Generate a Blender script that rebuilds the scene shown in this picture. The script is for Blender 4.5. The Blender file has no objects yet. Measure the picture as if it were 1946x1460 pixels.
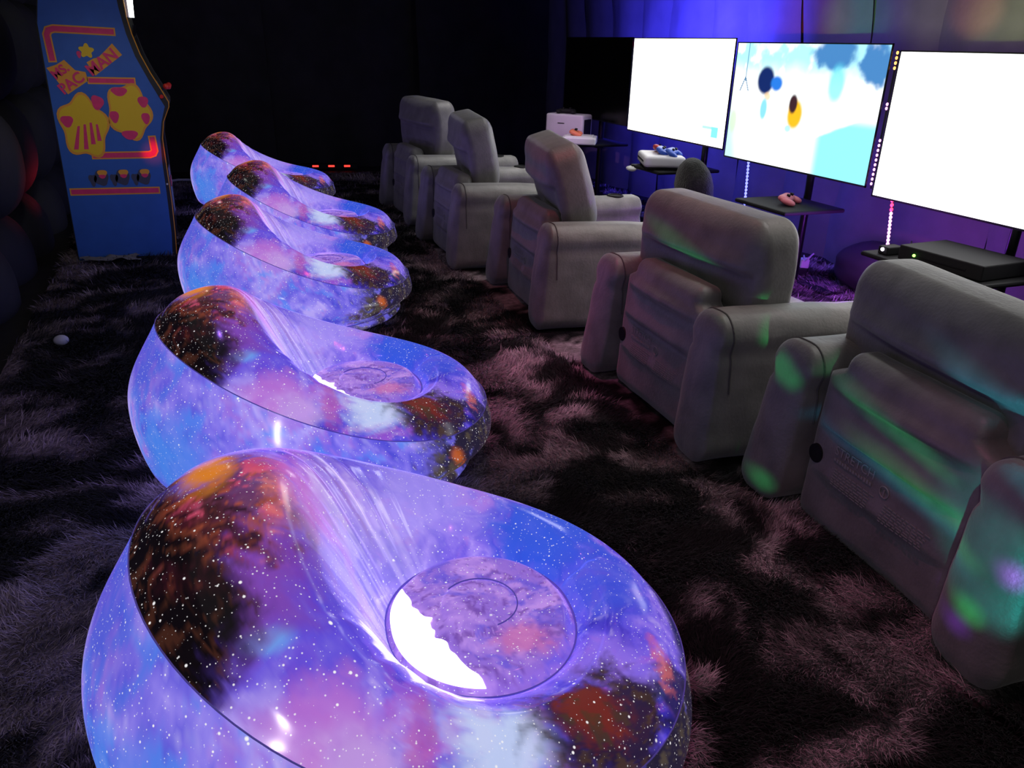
import bpy, bmesh, math, random
import numpy as np
from mathutils import Vector, Matrix, Euler
from mathutils.bvhtree import BVHTree

# ------------------------------------------------------------------ scene, camera, light, exposure
SC = bpy.context.scene
COL = SC.collection
rnd = random.Random(7)
R = math.radians

SC.view_settings.view_transform = 'Standard'
SC.view_settings.look = 'None'
SC.view_settings.gamma = 1.0
SC.view_settings.use_curve_mapping = False
SC.view_settings.exposure = 0.0
SC.cycles.max_bounces = 5
SC.cycles.sample_clamp_indirect = 4.0


def make_camera():
    cd = bpy.data.cameras.new('camera')
    cd.sensor_fit = 'HORIZONTAL'
    cd.sensor_width = 36.0
    cd.lens = 1500.0 / 1946.0 * 36.0
    cd.clip_start = 0.02
    cam = bpy.data.objects.new('camera', cd)
    COL.objects.link(cam)
    th, ps, ro = R(23.2), R(21.5), R(1.6)
    fwd = Vector((math.sin(ps) * math.cos(th), math.cos(ps) * math.cos(th), -math.sin(th)))
    r0 = Vector((math.cos(ps), -math.sin(ps), 0))
    u0 = r0.cross(fwd)
    r = r0 * math.cos(ro) + u0 * math.sin(ro)
    u = u0 * math.cos(ro) - r0 * math.sin(ro)
    m = Matrix((r, u, -fwd)).transposed().to_4x4()
    m.translation = Vector((0, 0, 1.40))
    cam.matrix_world = m
    SC.camera = cam


make_camera()

world = bpy.data.worlds.new('world')
SC.world = world
world.use_nodes = True
world.node_tree.nodes['Background'].inputs[0].default_value = (0.010, 0.010, 0.013, 1)
world.node_tree.nodes['Background'].inputs[1].default_value = 0.5


def aim(o, target):
    d = Vector(target) - o.location
    o.rotation_euler = d.to_track_quat('-Z', 'Y').to_euler()


def area(name, loc, target, size, energy, color=(1, 1, 1), spread=180):
    l = bpy.data.lights.new(name, 'AREA')
    l.shape = 'RECTANGLE'
    l.size, l.size_y = size
    l.energy, l.color = energy, color
    l.spread = R(spread)
    o = bpy.data.objects.new(name, l)
    COL.objects.link(o)
    o.location = loc
    aim(o, target)
    return o


def spot(name, loc, target, energy, color, angle, blend=0.6, radius=0.02, flat=1.0, roll=0.0):
    l = bpy.data.lights.new(name, 'SPOT')
    l.energy, l.color = energy, color
    l.spot_size, l.spot_blend = R(angle), blend
    l.shadow_soft_size = radius
    o = bpy.data.objects.new(name, l)
    COL.objects.link(o)
    o.location = loc
    aim(o, target)
    if roll:
        o.rotation_euler.rotate_axis('Z', R(roll))
    o.scale = (1, flat, 1)
    return o


def point(name, loc, energy, color, radius=0.02):
    l = bpy.data.lights.new(name, 'POINT')
    l.energy, l.color, l.shadow_soft_size = energy, color, radius
    o = bpy.data.objects.new(name, l)
    COL.objects.link(o)
    o.location = loc
    return o


# unseen dim fill added under the ceiling for ambient light, weak lamp at the viewer's side
area('ambient_fill', (0.6, 3.4, 2.36), (0.6, 3.4, 0), (4.0, 7.0), 8.5, (1.0, 0.96, 0.92))
area('arm_top_fill', (2.45, 4.2, 2.38), (2.45, 4.2, 0), (0.25, 5.6), 17, (1.0, 0.98, 0.95), 75)  # unseen overhead light added to brighten the arm tops
area('entrance_lamp', (-0.85, -0.74, 2.28), (0.3, 1.4, 0.3), (0.13, 0.13), 6.5, (1.0, 0.97, 0.95))
# coloured party lights: a ceiling unit and a floor unit
spot('party_red_chairs', (1.40, 3.1, 2.40), (1.75, 3.3, 0.9), 20, (1.0, 0.06, 0.10), 100, 1.0)
spot('party_pink_rug', (1.15, 1.2, 2.3), (1.15, 1.25, 0), 36, (1.0, 0.24, 0.50), 46, 1.0)
spot('party_pink_rug_far', (1.15, 3.0, 2.3), (1.12, 3.0, 0), 40, (0.95, 0.18, 0.60), 46, 1.0)
spot('cabinet_fill', (-0.35, 3.6, 2.2), (-0.5, 5.8, 0.8), 26, (1.0, 0.96, 0.9), 34, 1.0, radius=.08)  # unseen spot added to brighten the cabinet side, not a party light
spot('party_violet_rug', (-0.2, 2.8, 2.3), (-0.5, 2.9, 0), 9, (0.35, 0.15, 1.0), 80, 1.0)
DISCO = (0.75, 0.30, 0.16)
spot('party_green_panel', DISCO, (1.70, 1.46, 0.475), 60, (0.05, 1.0, 0.30), 15, 0.8, flat=.16)
spot('party_green_panel_low', DISCO, (1.70, 1.33, 0.36), 50, (0.10, 1.0, 0.25), 16, 0.9, flat=.22)
spot('party_cyan_panel', DISCO, (1.70, 1.42, 0.335), 40, (0.03, 0.55, 1.0), 19, 0.9, flat=.12)
spot('party_cyan_back', DISCO, (1.82, 1.22, 0.665), 60, (0.05, 0.75, 1.0), 17, 0.9, flat=.2)
spot('party_cyan_arm', DISCO, (1.58, 0.98, 0.33), 26, (0.02, 0.85, 0.75), 16, 0.7)
spot('party_violet_arm', DISCO, (1.58, 0.945, 0.34), 100, (0.45, 0.08, 1.0), 3.8, 0.9)
spot('party_violet_arm_low', DISCO, (1.58, 1.04, 0.16), 50, (0.35, 0.06, 1.0), 3.2, 0.9)
spot('party_green_arm_low', DISCO, (1.58, 1.02, 0.21), 70, (0.06, 1.0, 0.2), 3.8, 0.9)
spot('party_green_arm_tip', DISCO, (1.64, 1.83, 0.47), 130, (0.03, 1.0, 0.22), 3.4, 0.9)
spot('party_green_arm_foot', DISCO, (1.62, 1.83, 0.10), 90, (0.03, 1.0, 0.22), 2.8, 0.9)
spot('party_green_headrest', DISCO, (1.78, 2.72, 0.715), 150, (0.05, 1.0, 0.25), 6.0, 0.9, flat=.3)
spot('party_red_cabinet', (0.3, 1.5, 2.2), (-0.27, 5.78, 0.70), 700, (1.0, 0.03, 0.02), 2.2, 1.0)
spot('party_red_wall', (0.6, 1.2, 1.2), (4.2, 5.05, 1.62), 420, (1.0, 0.12, 0.05), 8, 1.0)
spot('party_green_wall', (0.6, 1.2, 1.2), (4.2, 4.60, 1.62), 420, (0.08, 0.9, 0.12), 6.5, 0.9)
spot('party_orange_wall', (0.6, 1.2, 1.2), (4.2, 3.68, 1.66), 420, (1.0, 0.25, 0.10), 5, 0.9)
spot('party_yellow_wall', (0.6, 1.2, 1.2), (4.2, 3.42, 1.58), 300, (0.6, 0.85, 0.10), 8, 1.0)
spot('wall_grey_fill', (0.6, 1.2, 1.2), (4.2, 3.7, 1.62), 330, (0.95, 0.9, 0.7), 24, 1.0, radius=.35)  # unseen fill added for the ambient grey on the wall
spot('party_magenta_wall', (1.3, 1.0, 1.6), (4.2, 3.6, 0.50), 110, (0.9, 0.08, 0.30), 12, 1.0)
spot('party_violet_consoles', (0.8, 3.6, 2.2), (3.15, 6.75, 0.72), 170, (0.85, 0.35, 1.0), 10, 0.9)
spot('cabinet_back_glow', (-0.86, 6.78, 0.35), (-1.05, 6.35, 0.5), 2.0, (1.0, 0.03, 0.03), 60, 0.8)


# ------------------------------------------------------------------ helpers
def lin(r, g, b):
    f = lambda c: (c / 12.92 if c <= 0.04045 else ((c + 0.055) / 1.055) ** 2.4)
    return (f(r / 255), f(g / 255), f(b / 255))


def mat(name, color=(.5, .5, .5), rough=.6, metal=0.0, emit=None, strength=0.0, spec=0.5, sheen=0.0,
        mottle=0.0, mscale=8.0, bump=0.0, bscale=60.0, attr=None, coat=0.0):
    m = bpy.data.materials.new(name)
    m.use_nodes = True
    nt = m.node_tree
    b = nt.nodes['Principled BSDF']
    L = nt.links.new
    b.inputs['Roughness'].default_value = rough
    b.inputs['Metallic'].default_value = metal
    b.inputs['Specular IOR Level'].default_value = spec
    b.inputs['Sheen Weight'].default_value = sheen
    b.inputs['Coat Weight'].default_value = coat
    b.inputs['Coat Roughness'].default_value = 0.12
    src = None
    b.inputs['Base Color'].default_value = (*color, 1)
    if attr:
        a = nt.nodes.new('ShaderNodeAttribute')
        a.attribute_name = attr
        src = a.outputs['Color']
        L(src, b.inputs['Base Color'])
    tc = nt.nodes.new('ShaderNodeTexCoord')
    if mottle:
        n = nt.nodes.new('ShaderNodeTexNoise')
        n.inputs['Scale'].default_value = mscale
        n.inputs['Detail'].default_value = 6
        L(tc.outputs['Object'], n.inputs['Vector'])
        mr = nt.nodes.new('ShaderNodeMapRange')
        mr.inputs['From Min'].default_value, mr.inputs['From Max'].default_value = .3, .7
        mr.inputs['To Min'].default_value, mr.inputs['To Max'].default_value = 1 - mottle, 1 + mottle
        L(n.outputs['Fac'], mr.inputs['Value'])
        mx = nt.nodes.new('ShaderNodeMix')
        mx.data_type = 'RGBA'
        mx.blend_type = 'MULTIPLY'
        mx.inputs['Factor'].default_value = 1
        if src:
            L(src, mx.inputs['A'])
        else:
            mx.inputs['A'].default_value = (*color, 1)
        L(mr.outputs['Result'], mx.inputs['B'])
        L(mx.outputs['Result'], b.inputs['Base Color'])
    if bump:
        n2 = nt.nodes.new('ShaderNodeTexNoise')
        n2.inputs['Scale'].default_value = bscale
        n2.inputs['Detail'].default_value = 4
        L(tc.outputs['Object'], n2.inputs['Vector'])
        bp = nt.nodes.new('ShaderNodeBump')
        bp.inputs['Strength'].default_value = bump
        bp.inputs['Distance'].default_value = 0.01
        L(n2.outputs['Fac'], bp.inputs['Height'])
        L(bp.outputs['Normal'], b.inputs['Normal'])
    if emit is not None:
        b.inputs['Emission Color'].default_value = (*emit, 1)
        b.inputs['Emission Strength'].default_value = strength
    return m


def smooth(me, on=True):
    me.polygons.foreach_set('use_smooth', np.full(len(me.polygons), on))


def mesh_from(name, V, F, smoothed=True):
    me = bpy.data.meshes.new(name)
    me.from_pydata([tuple(v) for v in V], [], [tuple(int(i) for i in f) for f in F])
    me.update()
    smooth(me, smoothed)
    return me


def link(name, data, m=None, parent=None, loc=None, rot=None):
    o = bpy.data.objects.new(name, data)
    COL.objects.link(o)
    if m is not None and data is not None:
        if not data.materials:
            data.materials.append(m)
    if parent is not None:
        o.parent = parent
    if loc is not None:
        o.location = loc
    if rot is not None:
        o.rotation_euler = rot
    return o


def thing(name, label, cat, loc=(0, 0, 0), rotz=0.0, group=None):
    o = bpy.data.objects.new(name, None)
    o.empty_display_size = 0.1
    COL.objects.link(o)
    o.location = loc
    o.rotation_euler = (0, 0, rotz)
    tag(o, label, cat, group)
    return o


def tag(o, label, cat, group=None):
    o['label'] = label
    o['category'] = cat
    if group:
        o['group'] = group
    return o


def struct(o):
    o['kind'] = 'structure'
    return o


def copy_tree(src, parent=None):
    c = src.copy()
    COL.objects.link(c)
    c.parent = parent
    if parent is not None:
        c.matrix_parent_inverse = src.matrix_parent_inverse.copy()
    for ch in list(src.children):
        copy_tree(ch, c)
    return c


class MB:
    """collects primitive shapes into ONE mesh"""
    def __init__(s):
        s.bm = bmesh.new()

    def box(s, c, h, rot=None, bev=0.0, seg=2):
        r = bmesh.ops.create_cube(s.bm, size=1.0)
        vs = r['verts']
        for v in vs:
            v.co = Vector((v.co.x * 2 * h[0], v.co.y * 2 * h[1], v.co.z * 2 * h[2]))
        if bev:
            es = list({e for v in vs for e in v.link_edges})
            rb = bmesh.ops.bevel(s.bm, geom=es, offset=bev, segments=seg, affect='EDGES', profile=.5)
            vs = list({v for f in rb['faces'] for v in f.verts} | {v for v in vs if v.is_valid})
        M = Matrix.Translation(c) @ (Euler(rot).to_matrix().to_4x4() if rot else Matrix.Identity(4))
        bmesh.ops.transform(s.bm, matrix=M, verts=vs)
        return s

    def cyl(s, p, q, r, r2=None, n=16, cap=True):
        p, q = Vector(p), Vector(q)
        d = q - p
        M = Matrix.Translation((p + q) / 2) @ d.to_track_quat('Z', 'Y').to_matrix().to_4x4()
        bmesh.ops.create_cone(s.bm, cap_ends=cap, segments=n, radius1=r, radius2=r if r2 is None else r2,
                              depth=d.length, matrix=M)
        return s

    def ball(s, c, r, sc=(1, 1, 1), u=16, v=10):
        M = Matrix.Translation(c) @ Matrix.Diagonal((*sc, 1))
        bmesh.ops.create_uvsphere(s.bm, u_segments=u, v_segments=v, radius=r, matrix=M)
        return s

    def tube(s, pts, r, n=8, closed=False):
        P = [Vector(p) for p in pts]
        N = len(P)
        rings = []
        up = Vector((0, 0, 1))
        for i, p in enumerate(P):
            a = P[(i - 1) % N] if (closed or i > 0) else p
            b = P[(i + 1) % N] if (closed or i < N - 1) else p
            t = (b - a).normalized()
            ref = up if abs(t.z) < .9 else Vector((1, 0, 0))
            x = t.cross(ref).normalized()
            y = x.cross(t).normalized()
            rings.append([s.bm.verts.new(p + x * (r * math.cos(2 * math.pi * k / n)) + y * (r * math.sin(2 * math.pi * k / n)))
                          for k in range(n)])
        for i in range(N if closed else N - 1):
            A, B = rings[i], rings[(i + 1) % N]
            for k in range(n):
                s.bm.faces.new((A[k], A[(k + 1) % n], B[(k + 1) % n], B[k]))
        if not closed:
            s.bm.faces.new(rings[0][::-1])
            s.bm.faces.new(rings[-1])
        return s

    def prism(s, pts, depth_vec):
        d = Vector(depth_vec)
        a = [s.bm.verts.new(Vector(p)) for p in pts]
        b = [s.bm.verts.new(Vector(p) + d) for p in pts]
        s.bm.faces.new(a)
        s.bm.faces.new(b[::-1])
        n = len(pts)
        for i in range(n):
            s.bm.faces.new((a[i], b[i], b[(i + 1) % n], a[(i + 1) % n]))
        return s

    def build(s, name, m, parent=None, smoothed=False, loc=None, rot=None):
        bmesh.ops.recalc_face_normals(s.bm, faces=s.bm.faces[:])
        me = bpy.data.meshes.new(name)
        s.bm.to_mesh(me)
        s.bm.free()
        if smoothed:
            smooth(me)
            try:
                me.set_sharp_from_angle(angle=R(40))
            except Exception:
                pass
        return link(name, me, m, parent, loc, rot)


def puff(h, r, seg=5, mid=6, bulge=(0, 0, 0), fn=None):
    """inflated block: half sizes h, elliptic corner radii r, bulging faces; returns V, F"""
    h, r = np.array(h, float), np.array(r, float)
    axes = []
    for k in range(3):
        a = np.linspace(0, 1, seg + 1)
        lo = -h[k] + r[k] * a
        md = np.linspace(-(h[k] - r[k]), h[k] - r[k], mid + 1)
        ax = np.concatenate([lo[:-1], md, -lo[:-1][::-1]])
        axes.append(ax)
    V, F, idx = [], [], {}

    def vid(p):
        key = (round(p[0], 6), round(p[1], 6), round(p[2], 6))
        if key not in idx:
            idx[key] = len(V)
            V.append(p)
        return idx[key]
    for k in range(3):
        u, v = (k + 1) % 3, (k + 2) % 3
        for sgn in (-1, 1):
            for i in range(len(axes[u]) - 1):
                for j in range(len(axes[v]) - 1):
                    q = []
                    for (a, b) in ((i, j), (i + 1, j), (i + 1, j + 1), (i, j + 1)):
                        p = [0, 0, 0]
                        p[k] = sgn * h[k]
                        p[u], p[v] = axes[u][a], axes[v][b]
                        q.append(vid(p))
                    F.append(q if sgn > 0 else q[::-1])
    V = np.array(V, float)
    inner = np.clip(V, -(h - r), h - r)
    off = (V - inner) / r
    ln = np.linalg.norm(off, axis=1, keepdims=True)
    ln[ln < 1e-9] = 1
    W = inner + off / ln * r
    n = np.clip(W / h, -1, 1)
    for k in range(3):
        u, v = (k + 1) % 3, (k + 2) % 3
        W[:, k] += np.sign(n[:, k]) * bulge[k] * (np.abs(n[:, k]) ** 4) * (1 - n[:, u] ** 2) * (1 - n[:, v] ** 2)
    if fn is not None:
        W = fn(W)
    return W, F


def vnoise(p, seed=0):
    p = np.asarray(p, float)
    i = np.floor(p).astype(np.int64)
    f = p - i
    f = f * f * (3 - 2 * f)

    def hsh(ix, iy, iz):
        n = (ix * 73856093) ^ (iy * 19349663) ^ (iz * 83492791) ^ (seed * 2654435761 + 12345)
        n = (n ^ (n >> 13)) * 1274126177 & 0xFFFFFFFF
        n = (n ^ (n >> 16)) * 2246822519 & 0xFFFFFFFF
        return ((n ^ (n >> 15)) & 0xFFFFFF) / float(0xFFFFFF)
    r = 0
    for dx in (0, 1):
        wx = f[:, 0] if dx else 1 - f[:, 0]
        for dy in (0, 1):
            wy = f[:, 1] if dy else 1 - f[:, 1]
            for dz in (0, 1):
                wz = f[:, 2] if dz else 1 - f[:, 2]
                r = r + wx * wy * wz * hsh(i[:, 0] + dx, i[:, 1] + dy, i[:, 2] + dz)
    return r


def fbm(p, octv=4, seed=0, gain=.5):
    p = np.asarray(p, float)
    a, t, w = 1.0, 0, 0
    for k in range(octv):
        t = t + a * vnoise(p * (2.03 ** k) + 17.3 * k, seed + k)
        w += a
        a *= gain
    return t / w


def sstep(a, b, x):
    t = np.clip((x - a) / (b - a), 0, 1)
    return t * t * (3 - 2 * t)


def set_color(me, name, C):
    C4 = np.ones((len(C), 4), np.float32)
    C4[:, :3] = C
    at = me.color_attributes.new(name, 'FLOAT_COLOR', 'POINT')
    at.data.foreach_set('color', C4.ravel())


# ------------------------------------------------------------------ materials
M_black = mat('black_plastic', (.010, .010, .011), .65, spec=.25)
M_blackmetal = mat('black_metal', (.015, .015, .017), .35, .6)
M_floor = mat('floor_dark', (.012, .011, .011), .8, mottle=.3)
M_wall = mat('wall_fabric', (.17, .165, .17), .85, mottle=.12, mscale=5, bump=.2, bscale=25)
M_wallback = mat('back_wall_fabric', (.018, .017, .017), .9, mottle=.3, mscale=4, bump=.4, bscale=14)
M_puff = mat('grey_inflatable', (.03, .03, .03), .8, mottle=.2, mscale=5, bump=.2, bscale=30)
M_ceiling = mat('ceiling_dark', (.02, .02, .02), .9)
M_flock = mat('grey_flock', (.185, .178, .168), .50, spec=.8, sheen=.35, mottle=.28, mscale=9, bump=.16, bscale=90)
def add_folds(m, scale, strength):
    nt = m.node_tree
    tc = nt.nodes.new('ShaderNodeTexCoord')
    mp = nt.nodes.new('ShaderNodeMapping')
    mp.inputs['Scale'].default_value = scale
    mp.inputs['Rotation'].default_value = (.3, .45, .6)
    n = nt.nodes.new('ShaderNodeTexNoise')
    n.inputs['Scale'].default_value = 1.0
    n.inputs['Detail'].default_value = 3
    n.inputs['Distortion'].default_value = .6
    b2 = nt.nodes.new('ShaderNodeBump')
    b2.inputs['Strength'].default_value = strength
    b2.inputs['Distance'].default_value = .012
    nt.links.new(tc.outputs['Object'], mp.inputs['Vector'])
    nt.links.new(mp.outputs['Vector'], n.inputs['Vector'])
    nt.links.new(n.outputs['Fac'], b2.inputs['Height'])
    old = [nd for nd in nt.nodes if nd.type == 'BUMP' and nd is not b2]
    if old:
        nt.links.new(b2.outputs['Normal'], old[0].inputs['Normal'])


add_folds(M_flock, (22, 5, 8), .16)
M_flockdark = mat('flock_seam', (.10, .095, .09), .9)
M_print = mat('faded_print', (.33, .32, .31), .8)
M_white = mat('white_plastic', (.75, .75, .76), .4)

# ------------------------------------------------------------------ room shell
struct(MB().box((1.45, 4.5, -.05), (3.2, 5.8, .05)).build('floor', M_floor))
struct(MB().box((1.45, 4.5, 2.48), (3.2, 5.8, .06)).build('ceiling', M_ceiling))

# right wall: backing with upright inflated chambers
wall_r = struct(MB().box((4.42, 4.5, 1.2), (.06, 5.8, 1.25)).build('wall_right', M_wall))


def chamber_mesh(width, height, seed):
    nu, nv = 16, 24
    V, F = [], []
    for j in range(nv + 1):
        z = height * j / nv
        for i in range(nu + 1):
            t = -1 + 2 * i / nu
            b = (.5 + .5 * math.cos(math.pi * t)) ** .6
            lean = .30 * max(0, z / height - .5) ** 2
            sway = .05 * math.sin(z * 2.1 + seed) + .16 * max(0, z / height - .6) ** 1.5
            V.append((-.075 * b - lean, t * width / 2 + sway * (1 - abs(t)) ** .0, z))
    V = np.array(V)
    V[:, 0] += .05 * (fbm(V * [1, 4, 2.2] + seed * 3.1, 3, 60 + seed) - .5)
    for j in range(nv):
        for i in range(nu):
            a = j * (nu + 1) + i
            F.append((a, a + 1, a + nu + 2, a + nu + 1))
    return mesh_from('air_chamber', V, F)


yy = -.9
for k in range(19):
    wd = (.62, .50, .72, .56, .66)[k % 5]
    cm = chamber_mesh(wd + .02, 2.42, k)
    link('air_chamber', cm, M_wall, wall_r, (4.30, yy + wd / 2, 0))
    yy += wd


# left wall: rows of dark inflated bulges
wall_l = struct(MB().box((-1.46, 4.5, 1.2), (.06, 5.8, 1.25)).build('wall_left', M_puff))
PV, PF = puff((.22, .40, .34), (.215, .36, .31), 6, 3)
pm = mesh_from('wall_bulge', PV, PF)
pm.materials.append(M_puff)
for c in range(13):
    for rr in range(4):
        link('wall_bulge', pm, None, wall_l,
             (-1.24 + rnd.uniform(-.03, .02), .4 + .74 * c + .06 * (rr % 2), .06 + .62 * rr),
             (rnd.uniform(-.08, .08), 0, rnd.uniform(-.06, .06)))

# back wall: overlapping dark fabric panels
wall_b = struct(MB().box((1.45, 10.08, 1.2), (3.0, .06, 1.25)).build('wall_back', M_wallback))


def fabric_panel(x0, x1, seed, y):
    n, m_ = 40, 30
    g = np.array([(x0 + (x1 - x0) * i / n, 0, 2.42 * j / m_) for j in range(m_ + 1) for i in range(n + 1)])
    nz = fbm(g * [2.2, 1, 1.8] + seed, 3, seed) - .5
    g[:, 1] = y + .10 * nz + .03 * np.sin(g[:, 0] * 7 + seed)
    g[:, 0] += .07 * (1.2 - g[:, 2])/1.2 * .4
    F = [(j * (n + 1) + i, j * (n + 1) + i + 1, (j + 1) * (n + 1) + i + 1, (j + 1) * (n + 1) + i) for j in range(m_) for i in range(n)]
    return mesh_from('fabric_panel', g, F)


for k, (x0, x1, y) in enumerate(((-1.5, .83, 9.78), (.80, 2.6, 9.90), (2.55, 4.4, 9.80))):
    link('fabric_panel', fabric_panel(x0, x1, k + 3, y), M_wallback, wall_b)
struct(MB().box((1.45, -1.28, 1.2), (3.0, .06, 1.25)).build('wall_front', M_wallback))


# ------------------------------------------------------------------ shag rugs
def rug_color(xy):
    p = np.column_stack([xy, np.zeros(len(xy))])
    w = np.column_stack([fbm(p * 2.2 + 5, 3, 11), fbm(p * 2.2 + 31, 3, 12), np.zeros(len(p))]) - .5
    n = fbm(p * [6.5, 9.0, 1] + w * [5.0, 4.0, 0], 5, 21, .6)
    m2 = fbm(p * 2.1 + 9, 3, 25)
    t = sstep(.42, .66, n + .40 * (m2 - .5))
    c0 = np.array([.006, .0055, .006])
    c1 = np.array([.42, .33, .36])
    return c0 + (c1 - c0) * t[:, None] ** 1.25


def rug_height(xy):
    p = np.column_stack([xy, np.zeros(len(xy))])
    return .006 + .034 * fbm(p * [6, 9, 1] + 3, 3, 41)


M_rugbase = mat('rug_base', (.03, .03, .03), 1.0, spec=.1, attr='Col', mottle=.4, mscale=40, bump=1.0, bscale=90)
M_pile = mat('rug_pile', (.05, .05, .05), .9, spec=.2, sheen=.15, attr='Col')


def edge_x(y, side):
    return (1.555 if side > 0 else 1.532) - .03 * sstep(.9, 1.15, y) * (1 if side > 0 else -.0) + .012 * np.sin(y * 9 + side)


def build_rug(x0, x1, y0, y1, label, zones, seed, side):
    nx, ny = int((x1 - x0) / .04), int((y1 - y0) / .04)
    X, Y = np.meshgrid(np.linspace(x0, x1, nx + 1), np.linspace(y0, y1, ny + 1))
    g = np.column_stack([X.ravel(), Y.ravel()])
    if side < 0:
        g[:, 0] = x0 + (g[:, 0] - x0) / (x1 - x0) * (edge_x(g[:, 1], -1) - x0)
    if side > 0:
        e = edge_x(g[:, 1], 1)
        g[:, 0] = e + (g[:, 0] - x0) / (x1 - x0) * (x1 - e)
    z = rug_height(g)
    V = np.column_stack([g, z])
    rows = np.arange(nx * ny)
    a = (rows // nx) * (nx + 1) + rows % nx
    F = list(np.column_stack([a, a + 1, a + nx + 2, a + nx + 1]))
    # skirt down to the floor
    loop = list(range(0, nx + 1)) + [(j + 1) * (nx + 1) - 1 for j in range(1, ny + 1)] + \
        [ny * (nx + 1) + i for i in range(nx - 1, -1, -1)] + [j * (nx + 1) for j in range(ny - 1, 0, -1)]
    base = len(V)
    V = np.vstack([V, np.column_stack([V[loop][:, :2], np.full(len(loop), .0)])])
    L = len(loop)
    F += [(loop[i], base + i, base + (i + 1) % L, loop[(i + 1) % L]) for i in range(L)]
    me = mesh_from('shag_rug', V, F)
    set_color(me, 'Col', rug_color(V[:, :2]) * .7)
    rug = link('shag_rug', me, M_rugbase)
    tag(rug, label, 'rug')
    # pile
    g_ = np.random.default_rng(seed)
    PX, WD, LN = [], [], []
    for (zx0, zx1, zy0, zy1, n, wd, ln) in zones:
        q = np.column_stack([g_.uniform(zx0, zx1, n), g_.uniform(zy0, zy1, n)])
        if side < 0:
            q = q[q[:, 0] < edge_x(q[:, 1], -1)]
        if side > 0:
            q = q[q[:, 0] > edge_x(q[:, 1], 1)]
        PX.append(q)
        WD.append(np.full(len(q), wd))
        LN.append(np.full(len(q), ln))
    q, wd, ln = np.vstack(PX), np.concatenate(WD), np.concatenate(LN)
    n = len(q)
    p3 = np.column_stack([q, np.zeros(n)])
    th = 2 * math.pi * 1.6 * fbm(p3 * 3.0 + 50, 3, 61) + g_.normal(0, .55, n)
    lean = np.clip(.95 + .30 * g_.normal(size=n), .3, 1.35)
    ln = ln * g_.uniform(.6, 1.2, n)
    d = np.column_stack([np.cos(th) * np.sin(lean), np.sin(th) * np.sin(lean), np.cos(lean)])
    d2 = np.column_stack([np.cos(th) * np.sin(lean + .35), np.sin(th) * np.sin(lean + .35), np.cos(lean + .35)])
    sd = np.column_stack([-np.sin(th), np.cos(th), np.zeros(n)]) * (wd / 2)[:, None]
    b = np.column_stack([q, rug_height(q) - .004])
    m1 = b + d * (ln * .55)[:, None]
    tp = m1 + d2 * (ln * .45)[:, None]
    tp[:, 2] = np.maximum(tp[:, 2], .006)
    VV = np.stack([b - sd, b + sd, m1 + sd * .8, m1 - sd * .8, tp], 1).reshape(-1, 3)
    i0 = np.arange(n) * 5
    li = np.column_stack([i0, i0 + 1, i0 + 2, i0 + 3, i0 + 3, i0 + 2, i0 + 4]).ravel()
    pme = bpy.data.meshes.new('pile')
    pme.vertices.add(n * 5)
    pme.vertices.foreach_set('co', VV.astype(np.float32).ravel())
    pme.loops.add(len(li))
    pme.loops.foreach_set('vertex_index', li.astype(np.int32))
    pme.polygons.add(n * 2)
    ls = (np.arange(n)[:, None] * 7 + np.array([0, 4])).ravel()
    pme.polygons.foreach_set('loop_start', ls.astype(np.int32))
    pme.update(calc_edges=True)
    pme.validate()
    c = rug_color(q) * (g_.uniform(.55, 1.5, n) ** 1.3)[:, None]
    set_color(pme, 'Col', np.repeat(c, 5, 0))
    po = link('pile', pme, M_pile, rug)
    po['kind'] = 'stuff'
    return rug


build_rug(-.92, 1.53, -.6, 9.3, 'large dark shag rug with mauve grey tie-dye pile under the galaxy loungers',
          [(-.92, 1.53, .3, 2.6, 190000, .0028, .045), (-.92, 1.53, 2.6, 5.0, 75000, .0045, .05),
           (-.92, 1.53, 5.0, 9.2, 35000, .007, .055)], 3, -1)
build_rug(1.555, 4.1, -.2, 9.3, 'dark shag rug lit purple in front of the screens under the grey armchairs',
          [(1.53, 2.2, .3, 2.0, 40000, .003, .045), (2.0, 4.1, 1.5, 6.0, 60000, .0055, .05),
           (1.53, 4.1, 6.0, 9.2, 12000, .008, .055)], 4, 1)


# ------------------------------------------------------------------ galaxy loungers
def catmull(P, n):
    P = np.array(P, float)
    P = np.vstack([2 * P[0] - P[1], P, 2 * P[-1] - P[-2]])
    out = []
    for i in range(1, len(P) - 2):
        t = np.linspace(0, 1, n, endpoint=False)[:, None]
        a, b, c, d = P[i - 1], P[i], P[i + 1], P[i + 2]
        out.append(.5 * ((2 * b) + (-a + c) * t + (2 * a - 5 * b + 4 * c - d) * t * t + (-a + 3 * b - 3 * c + d) * t ** 3))
    out.append(P[-2][None])
    return np.vstack(out)


LSX, LAX, LAY, LZS, LRS = .15, .595, .576, .288, .197


def seat_r(ph):
    return LRS * (1 + .17 * max(0.0, -math.sin(ph)) ** 1.5)


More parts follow.
